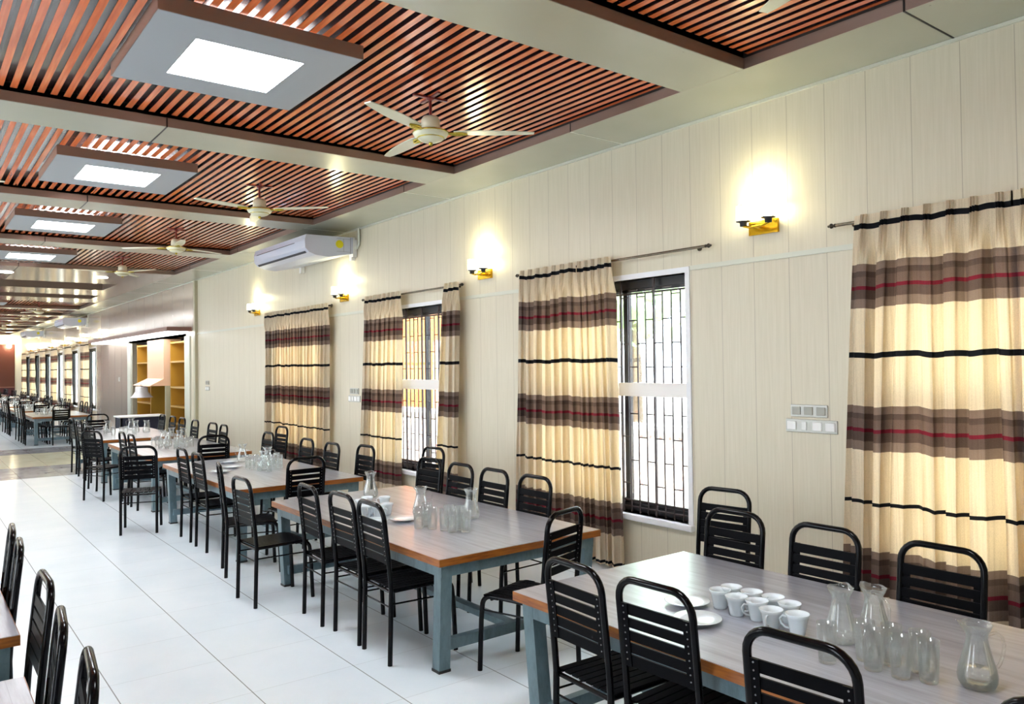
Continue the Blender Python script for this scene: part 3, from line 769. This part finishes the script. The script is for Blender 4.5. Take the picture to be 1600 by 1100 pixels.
# ------------------------------------------------------------------ tables
TW, TL, TH = 1.26, 2.58, .68
def make_table():
    t = thing('dining_table', '', 'table', (0, 0, 0), 0, 'long dining tables with grey wood-look tops')
    w, l = TW/2, TL/2
    tp = MB().box(-w+.004, w-.004, -l+.004, l-.004, TH-.040, TH).build('tabletop', 'laminate', t)
    e_ = MB().box(-w, w, -l, -l+.004, TH-.044, TH-.002).box(-w, w, l-.004, l, TH-.044, TH-.002).box(-w, -w+.004, -l+.004, l-.004, TH-.044, TH-.002).box(w-.004, w, -l+.004, l-.004, TH-.044, TH-.002)
    e_.build('edge_band', 'edge', tp)['label'] = 'orange-brown wooden edge'
    i = .035; a = MB()
    a.box(-w+i, w-i, -l+i, -l+i+.03, TH-.115, TH-.044).box(-w+i, w-i, l-i-.03, l-i, TH-.115, TH-.044)
    a.box(-w+i, -w+i+.03, -l+i+.03, l-i-.03, TH-.115, TH-.044).box(w-i-.03, w-i, -l+i+.03, l-i-.03, TH-.115, TH-.044)
    a.build('apron', 'steel', t)
    q = .075
    for sx in (-1, 1):
        for sy in (-1, 1):
            x, y = sx*(w-i-q/2+.002), sy*(l-i-q/2+.002); dx, dy = -sx*.01, -sy*.05
            h = q/2
            v = [(x+dx-h, y+dy-h, .012), (x+dx+h, y+dy-h, .012), (x+dx+h, y+dy+h, .012), (x+dx-h, y+dy+h, .012),
                 (x-h, y-h, TH-.046), (x+h, y-h, TH-.046), (x+h, y+h, TH-.046), (x-h, y+h, TH-.046)]
            lg = MB().add(v, [(3, 2, 1, 0), (4, 5, 6, 7), (0, 1, 5, 4), (1, 2, 6, 5), (2, 3, 7, 6), (3, 0, 4, 7)]).build('leg', 'steel', t)
            MB().box(x+dx-h-.003, x+dx+h+.003, y+dy-h-.003, y+dy+h+.003, 0, .016).build('foot_pad', 'foot', lg)
    ye = l-i-q/2-.09
    for sy in (-1, 1): MB().box(-w+.07, w-.07, sy*ye-.022, sy*ye+.022, .10, .165).build('end_rail', 'steel', t)
    MB().box(-.035, .035, -ye+.02, ye-.02, .125, .165).build('centre_rail', 'steel', t)
    return t
TB = make_table()
TABLES = {'T1': (2.97, 3.06-TL/2), 'T2': (3.025, 3.81+TL/2), 'T3': (3.0, 7.18+TL/2), 'T4': (3.025, 10.45+TL/2), 'T5': (3.03, 13.68+TL/2),
          'L1': (-.29, 3.35-TL/2), 'L2': (-.25, 3.88+TL/2)}
TLAB = {'T1': 'nearest long table at the right, with white cups, plates and jugs on its grey top', 'T2': 'second long table from the right, its orange edge and blue-grey leg in full view',
        'T3': 'third long table down the window side, crowded with glasses', 'T4': 'fourth long table down the window side, behind the outward-turned chair', 'T5': 'fifth long table down the window side, last before the marble band',
        'L1': 'table corner at the bottom left edge of the view', 'L2': 'table corner at the left edge, farther of the two there'}
for k, (x, y) in TABLES.items(): place(TB, USED, TLAB[k], (x, y, 0))
FT = [21.75+3.46*k+TL/2 for k in range(7)]
for k, y in enumerate(FT):
    place(TB, USED, ('%s long table in the far section, beyond the marble floor band' % ORD[k]) if k else 'first long table past the marble band in the far section', (3.02, y, 0), 0, 'long dining tables of the far section' if k else 'long dining tables with grey wood-look tops')

# ------------------------------------------------------------------ chairs
CH, SW, BW = .945, .20, .178
def lean(z):      # y of the rear uprights at height z
    if z < .44: return -.205+.01*(z/.44)*0 - .012*(1-z/.44)
    return -.205-.05*((z-.44)/(CH-.44))**1.2
def make_chair(simple=False):
    r = .0148
    if simple: t = None; mk = MB()
    else: t = thing('slatted_chair', '', 'chair', (0, 0, 0), 0, 'black slatted metal chairs')
    def part(mb, name, mats):
        if simple:
            idx = {'black': 0, 'blackslat': 0, 'rivet': 0}
            mk.add(mb.v, mb.f, 0); return None
        return mb.build(name, mats, t)
    sg = 6 if simple else 12
    for s in (-1, 1):
        part(MB().tube([(s*BW, lean(0), .0), (s*BW, lean(.22), .22), (s*BW, lean(.44), .44)], r, sg), 'leg', 'black')
    for s in (-1, 1):
        p = [(s*.186, .235, .0), (s*.184, .222, .30)] + [(s*.182, y_, z_) for _, y_, z_ in arc((0, .15, .375), .065, 0, PI/2, 3 if simple else 6, 'yz')] + [(s*.18, .10, .44)]
        part(MB().tube(p, r, sg), 'leg', 'black')
    # loop above the seat
    zs = [.44, .52, .60, .70, .80, CH-.085]
    c = .085; p = [(-BW, lean(z), z) for z in zs]
    for k in range(1, 7):
        a = PI-PI/2*k/6; z = CH-.0-c+c*math.sin(a); p.append((-BW+c+c*math.cos(a), lean(z), z))
    q = [(-x, y, z) for x, y, z in reversed(p)]
    part(MB().tube(p+q, r, sg), 'back_frame', 'black')
    # seat rails
    mb = MB()
    for s in (-1, 1): mb.tube([(s*BW, -.20, .435), (s*.18, .10, .44)], .011, sg)
    mb.tube([(-.18, .15, .425), (.18, .15, .425)], .010, sg).tube([(-BW, -.195, .425), (BW, -.195, .425)], .010, sg)
    part(mb, 'seat_frame', 'black')
    mb = MB(); nS = 3 if simple else 8
    for i in range(nS):
        w = .372/nS; x = -.186+w*i
        v0, v1 = x+.003, x+w-.006
        mb.prism([(-.19, .449), (.16, .452), (.205, .445), (.205, .436), (.16, .443), (-.19, .440)], 'x', v0, v1)
    part(mb, 'seat', 'blackslat')
    mb = MB(); z = .846
    for hgt, gap in ((.044, .013), (.038, .013), (.039, .008), (.041, .008), (.047, 0)):
        y1, y0 = lean(z), lean(z-hgt)
        mb.add([(-.165, y0+.006, z-hgt), (.165, y0+.006, z-hgt), (.165, y1+.006, z), (-.165, y1+.006, z),
                (-.165, y0-.003, z-hgt), (.165, y0-.003, z-hgt), (.165, y1-.003, z), (-.165, y1-.003, z)],
               [(0, 3, 2, 1), (4, 5, 6, 7), (0, 1, 5, 4), (3, 7, 6, 2), (0, 4, 7, 3), (1, 2, 6, 5)]); z -= hgt+gap
    zb = z; 
    for s in (-1, 1):
        a, b = (-.172, -.135) if s < 0 else (.135, .172)
        y1, y0 = lean(.846), lean(zb)
        mb.add([(a, y0-.008, zb), (b, y0-.008, zb), (b, y1-.008, .846), (a, y1-.008, .846), (a, y0-.003, zb), (b, y0-.003, zb), (b, y1-.003, .846), (a, y1-.003, .846)],
               [(0, 1, 2, 3), (4, 7, 6, 5), (0, 4, 5, 1), (3, 2, 6, 7), (0, 3, 7, 4), (1, 5, 6, 2)])
    if not simple:
        rv = mb
        for s in (-1, 1):
            for k in range(9):
                z = .835-k*.0265; yy = lean(z)-.0085
                rv.tube([(s*.153, yy+.001, z), (s*.153, yy-.0018, z)], .0032, 6, 1)
    part(mb, 'backrest', ['blackslat', 'rivet'])
    mb = MB().tube([(-BW, lean(.34), .34), (BW, lean(.34), .34)], .0055, 6)
    if not simple:
        for s in (-1, 1): mb.tube([(s*BW, lean(.36), .36), (s*.184, .222, .355)], .0055, 6)
    part(mb, 'stretcher', 'black')
    if simple:
        o = mk.build('slatted_chair', 'black'); tag(o, '', 'chair', 'black slatted metal chairs'); return o
    return t
CHR = make_chair(); CHS = make_chair(True)
def chair(x, y, ang, label, by='loop', proto=None, group=None):
    """by loop: (x, y) is the centre of the back's top rail, ang the way the sitter faces in degrees from +x"""
    a = math.radians(ang); d = (math.cos(a), math.sin(a)); off = .255 if by == 'loop' else .215
    return place(proto or CHR, USED, label, (x+off*d[0], y+off*d[1], 0), a-PI/2, group)
A1 = 'black slatted chair on the aisle side of the nearest table, '
chair(2.20, 2.47, -3, A1+'farthest of four')
chair(2.22, 2.04, 2, A1+'beside the white plates')
chair(2.12, 1.37, 4, A1+'before the cups')
chair(2.16, .66, 0, A1+'cut by the bottom edge')
chair(3.65, 2.73, 182, 'black slatted chair on the window side of the nearest table, farthest, overlapping another')
chair(3.65, 2.19, 181, 'black slatted chair on the window side of the nearest table, below the switch plates')
chair(3.65, 1.63, 180, 'black slatted chair on the window side of the nearest table, against the nearest curtain')
chair(3.62, .95, 180, 'black slatted chair on the window side of the nearest table, past the right edge')
chair(4.24, 3.25, 188, 'spare black slatted chair standing away from the nearest table, right of the bare window')
A2 = 'black slatted chair on the aisle side of the second table, '
chair(2.24, 5.30, -3, A2+'farthest of three'); chair(2.26, 4.80, 0, A2+'middle of three'); chair(2.25, 4.37, -2, A2+'nearest of three')
chair(2.96, 3.415, 106, 'black slatted chair drawn up askew to the near end of the second table', 'feet')
A3 = 'black slatted chair on the window side of the second table, '
chair(3.71, 5.54, 180, A3+'farthest, by the narrow curtain'); chair(3.71, 5.06, 180, A3+'middle, before the blank wall'); chair(3.71, 4.55, 181, A3+'before the warm-lit wide curtain')
chair(3.73, 6.07, 182, A3+'smallest, overlapped')
chair(4.25, 6.84, 184, 'black slatted chair by the wall under the narrow curtain of the peach-lit window')
chair(3.84, 7.52, 182, 'black slatted chair standing before the wide curtain of the half-covered window')
A4 = 'black slatted chair on the window side of the third table, '
chair(3.70, 8.04, 180, A4+'nearest, pale wall behind'); chair(3.70, 8.72, 180, A4+'middle, narrow loop'); chair(3.70, 9.95, 180, A4+'at its far corner')
chair(4.21, 10.80, 184, 'black slatted chair standing behind the third table against the farthest closed curtains')
chair(2.05, 6.0, 2, 'black slatted chair standing alone in the aisle between the second and third tables', 'feet')
chair(2.20, 7.0, -13, 'black slatted chair seen edge-on at the near corner of the third table', 'feet')
A5 = 'black slatted chair on the aisle side of the third table, '
chair(2.27, 8.05, 0, A5+'nearer of two'); chair(2.28, 8.63, 0, A5+'farther of two')
chair(2.93, 6.93, 92, 'black slatted chair at the near end of the third table, its back to the camera')
chair(2.0, 9.25, 72, 'black slatted chair with its back to the camera, standing in the aisle', 'feet')
chair(3.02, 9.98, 86, 'black slatted chair at the near end of the fourth table')
A6 = 'black slatted chair on the aisle side of the fourth table, '
chair(2.28, 10.96, 0, A6+'nearest'); chair(2.28, 11.50, 0, A6+'middle')
chair(2.03, 12.0, 32, 'black slatted chair turned askew in the aisle at the far corner of the fourth table', 'feet')
A7 = 'black slatted chair on the window side of the fourth table, '
chair(3.71, 11.77, 178, A7+'nearest of three loops'); chair(3.72, 12.33, 183, A7+'overlapping the first loop'); chair(3.72, 13.25, 180, A7+'farthest')
chair(2.2, 13.1, 8, 'black slatted chair in the aisle between the fourth and fifth tables', 'feet')
for y, q in ((14.1, 'nearest'), (14.75, 'middle'), (15.45, 'farthest')): chair(2.27, y, 3, 'black slatted chair on the aisle side of the fifth table, '+q)
for y, q in ((14.0, 'nearest, before the niche post'), (14.6, 'middle'), (15.3, 'farthest')): chair(3.72, y, 180, 'black slatted chair on the window side of the fifth table, '+q)
chair(2.85, 16.45, -92, 'black slatted chair at the far end of the fifth table, facing the camera')
# left tables
chair(.45, 4.95, 176, 'black slatted chair at the farther left table, farthest of two'); chair(.44, 4.50, 176, 'black slatted chair at the farther left table, overlapped by the farthest')
chair(.45, 3.69, 180, 'black slatted chair at the farther left table, at its near corner with an open loop'); chair(.42, 3.06, 174, 'black slatted chair at the nearer left table, farthest')
chair(.42, 2.54, 174, 'black slatted chair at the nearer left table, cut by the bottom edge')
fo = ['first', 'second', 'third', 'fourth', 'fifth', 'sixth', 'seventh']
for k, y in enumerate(FT):
    gp = 'chairs along the far-section tables'
    for j, dy in enumerate((-.85, -.3, .25, .8)):
        chair(2.24, y+dy, 0+(j-1)*3, 'small black chair on the aisle side of the %s far-section table, %s along it' % (fo[k], ORD[j]), 'loop', CHS, 'aisle-side chairs of the %s far-section table' % fo[k])
    for j, dy in enumerate((-.7, 0, .7)):
        chair(3.74, y+dy, 180, 'small black chair on the window side of the %s far-section table, %s along it' % (fo[k], ORD[j]), 'loop', CHS, 'window-side chairs of the %s far-section table' % fo[k])
    chair(2.95, y-TL/2-.28, 90, 'small black chair at the near end of the %s far-section table' % fo[k], 'loop', CHS, 'near-end chairs of the far-section tables')

# ------------------------------------------------------------------ tableware
def make_jug():
    t = thing('glass_jug', '', 'jug', (0, 0, 0), 0, 'glass water jugs on the tables')
    out = [(.040, .0), (.052, .004), (.060, .02), (.062, .04), (.058, .065), (.046, .105), (.036, .145), (.033, .165), (.035, .180), (.044, .198), (.050, .212)]
    inn = [(r-.003, max(z, .006)) for r, z in out]
    def wob(i, a, r, z):
        k = max(0, (z-.18)/.035); sp = max(0, math.cos(a))**10
        return r+.014*k*sp, z+.006*k*sp+.0025*k*math.cos(5*a)
    MB().lathe([(.001, 0)]+out+list(reversed(inn))+[(.001, .006)], 28, 0, (0, 0, 0), True, wob).build('body', 'glass', t)
    MB().tube([(-.036, 0, .175), (-.058, 0, .183), (-.078, 0, .17), (-.084, 0, .145), (-.08, 0, .11), (-.07, 0, .08), (-.06, 0, .066)], .0055, 10).build('handle', 'glass', t)
    return t
def make_glass():
    out = [(.028, 0), (.030, .003), (.033, .06), (.036, .145)]
    inn = [(.034, .145), (.031, .06), (.027, .012), (.001, .010)]
    o = MB().lathe([(.001, 0)]+out+inn, 22).build('drinking_glass', 'glass')
    return tag(o, '', 'glass', 'drinking glasses on the tables')
def make_plate():
    pr = [(.001, .004), (.055, .004), (.062, .006), (.098, .017), (.102, .019), (.100, .0205), (.062, .011), (.001, .008)]
    o = MB().lathe([(.001, 0), (.05, 0), (.055, .004)]+pr[1:], 36).build('plate', 'ceramic')
    return tag(o, '', 'plate', 'white plates on the tables')
def make_cup():
    t = thing('tea_cup', '', 'cup', (0, 0, 0), 0, 'white tea cups')
    out = [(.026, 0), (.029, .002), (.031, .012), (.036, .042), (.042, .068), (.049, .084)]
    inn = [(.047, .085), (.040, .068), (.034, .042), (.028, .015), (.001, .010)]
    MB().lathe([(.001, 0)]+out+inn, 28).build('cup_body', 'ceramic', t)
    MB().tube([(.039, 0, .066), (.058, 0, .070), (.068, 0, .058), (.063, 0, .038), (.048, 0, .024), (.033, 0, .022)], .0042, 8).build('handle', 'ceramic', t)
    return t
JG, GL, PL, CU = make_jug(), make_glass(), make_plate(), make_cup()
z = TH+.0005
place(PL, USED, 'white plate on the nearest table, farther of the pair', (2.82, 2.38, z)); place(PL, USED, 'white plate on the nearest table, nearer of the pair', (2.66, 2.19, z))
cl = ['far left of the nine', 'back row, leftmost', 'front row, second', 'back row, second', 'front row, third', 'back row, third', 'front row, fourth with handle toward the aisle', 'back row, rightmost', 'front row, rightmost']
for i, ((x, y), l) in enumerate(zip([(2.886, 2.247), (2.965, 2.245), (2.86, 2.14), (2.97, 2.14), (2.873, 2.045), (2.975, 2.035), (2.816, 1.937), (2.945, 1.935), (2.845, 1.835)], cl)):
    place(CU, USED, 'white tea cup on the nearest table, '+l, (x, y, z), [0, 2.2, -1.2, 2, 2.6, 1.2, 3.4, 1, 2.1][i], 'nine white tea cups on the nearest table')
for i, ((x, y), r, l) in enumerate(zip([(2.90, 1.68), (3.0, 1.60), (2.85, 1.165)], [.3, -2.2, 2.9], ['with its handle to the left, beside the cups', 'tallest-looking, behind the row of glasses', 'alone with a little water, at the right edge'])):
    place(JG, USED, 'clear glass jug on the nearest table, '+l, (x, y, z), [0.2, 1.2, 2.3][i])
    j = JG if i == 0 else None
wt = MB().lathe([(.001, .0065), (.054, .008), (.0575, .02), (.059, .040), (.056, .058), (.001, .058)], 24)
o = wt.build('water', 'pane', None, (2.85, 1.165, z+.0005)); tag(o, 'shallow water inside the lone glass jug at the right', 'water')
GR = 'drinking glasses clustered on the %s table'
def glasses(pts, tname, group):
    for i, (x, y) in enumerate(sorted(pts, key=lambda p: img_x((p[0], p[1], z)))):
        place(GL, USED, 'clear drinking glass on the %s table, %s from the left of its cluster' % (tname, ORD[i]), (x, y, z), 0, group % tname)
g1 = [(2.665, 1.60), (2.79, 1.525), (2.725, 1.46), (2.82, 1.44), (2.73, 1.365), (2.83, 1.345), (2.765, 1.285)]
gl1 = ['nearest the cups, standing apart', 'behind the jug handle', 'front row, second from the left', 'back row, middle', 'front row, third', 'back row, right', 'rightmost of the row']
for p, l in zip(g1, gl1): place(GL, USED, 'clear drinking glass on the nearest table, '+l, (p[0], p[1], z), 0, 'glasses on the nearest table')
glasses([(2.756, 4.64), (2.83, 4.66), (2.815, 4.56), (2.885, 4.745), (2.85, 4.465), (2.86, 4.385), (2.93, 4.33), (2.94, 4.41), (2.945, 4.56), (2.985, 4.48)], 'second', GR)
place(PL, USED, 'white plate on the second table, alone beside the glasses', (2.815, 4.94, z)); place(PL, USED, 'white plate on the second table, behind the nearest aisle chair', (2.61, 5.02, z))
place(PL, USED, 'white plate on the second table, under the far jug', (2.87, 5.45, z))
for i, (x, y, l) in enumerate([(3.10, 6.0, 'farthest, behind the stacked cups'), (3.0, 5.02, 'middle, by the lone plate'), (3.22, 4.69, 'with its handle to the right')]):
    place(JG, USED, 'clear glass jug on the second table, '+l, (x, y, z), [1.0, 2.5, 3.6][i])
for i, (x, y) in enumerate([(2.76, 5.50), (2.85, 5.58), (2.96, 5.50), (2.83, 5.22), (2.67, 5.24), (2.72, 5.15), (2.76, 5.32)]):
    place(CU, USED, 'white tea cup on the second table, %s of the pile seen through the chair backs' % ORD[i], (x, y, z), i*1.1, 'tea cups on the second table')
for i, (x, y, l) in enumerate([(2.98, 9.30, 'farthest'), (2.64, 8.50, 'nearest the aisle'), (2.85, 8.80, 'middle')]): place(PL, USED, 'white plate on the third table, '+l, (x, y, z))
for i, (x, y, l) in enumerate([(3.13, 9.27, 'tallest at the back'), (3.05, 8.35, 'among the glasses'), (3.22, 8.70, 'right of the glasses')]): place(JG, USED, 'clear glass jug on the third table, '+l, (x, y, z), i*1.3)
glasses([(2.978, 8.633), (2.972, 8.495), (3.061, 8.628), (2.997, 8.32), (3.195, 8.503), (3.295, 8.633), (3.258, 8.443), (3.051, 8.213), (3.13, 8.55)], 'third', GR)
for i, (x, y, l) in enumerate([(3.2, 12.65, 'farthest'), (3.15, 12.03, 'middle of the cluster'), (3.33, 12.5, 'nearest the wall'), (3.0, 12.31, 'behind the glasses'), (2.95, 11.86, 'nearest the camera')]):
    place(JG, USED, 'clear glass jug on the fourth table, '+l, (x, y, z), i)
glasses([(2.749, 11.813), (2.867, 12.06), (2.939, 11.396), (3.095, 11.474), (2.85, 11.5), (3.0, 11.62), (3.1, 11.75), (3.2, 11.6), (2.8, 11.65)], 'fourth', GR)
for i, (x, y, l) in enumerate([(3.25, 15.6, 'farthest'), (3.18, 14.9, 'middle'), (3.33, 14.8, 'nearest the wall'), (2.81, 15.3, 'aisle side')]):
    place(JG, USED, 'clear glass jug on the fifth table, '+l, (x, y, z), i)
glasses([(2.75, 14.5), (2.85, 14.4), (2.95, 14.55), (2.7, 14.9), (3.05, 14.4)], 'fifth', GR)
for k, y in enumerate(FT[:4]):
    for i in range(3): place(JG, USED, 'small glass jug on the %s far-section table, %s from its near end' % (fo[k], ORD[i]), (2.75+.2*i, y-.5+.5*i, z), i, 'glass jugs on the %s far-section table' % fo[k])
    for i in range(5): place(GL, USED, 'small drinking glass on the %s far-section table, %s in its line' % (fo[k], ORD[i]), (2.6+.09*i, y-.2-.12*(i % 3), z), 0, 'glasses on the %s far-section table' % fo[k])
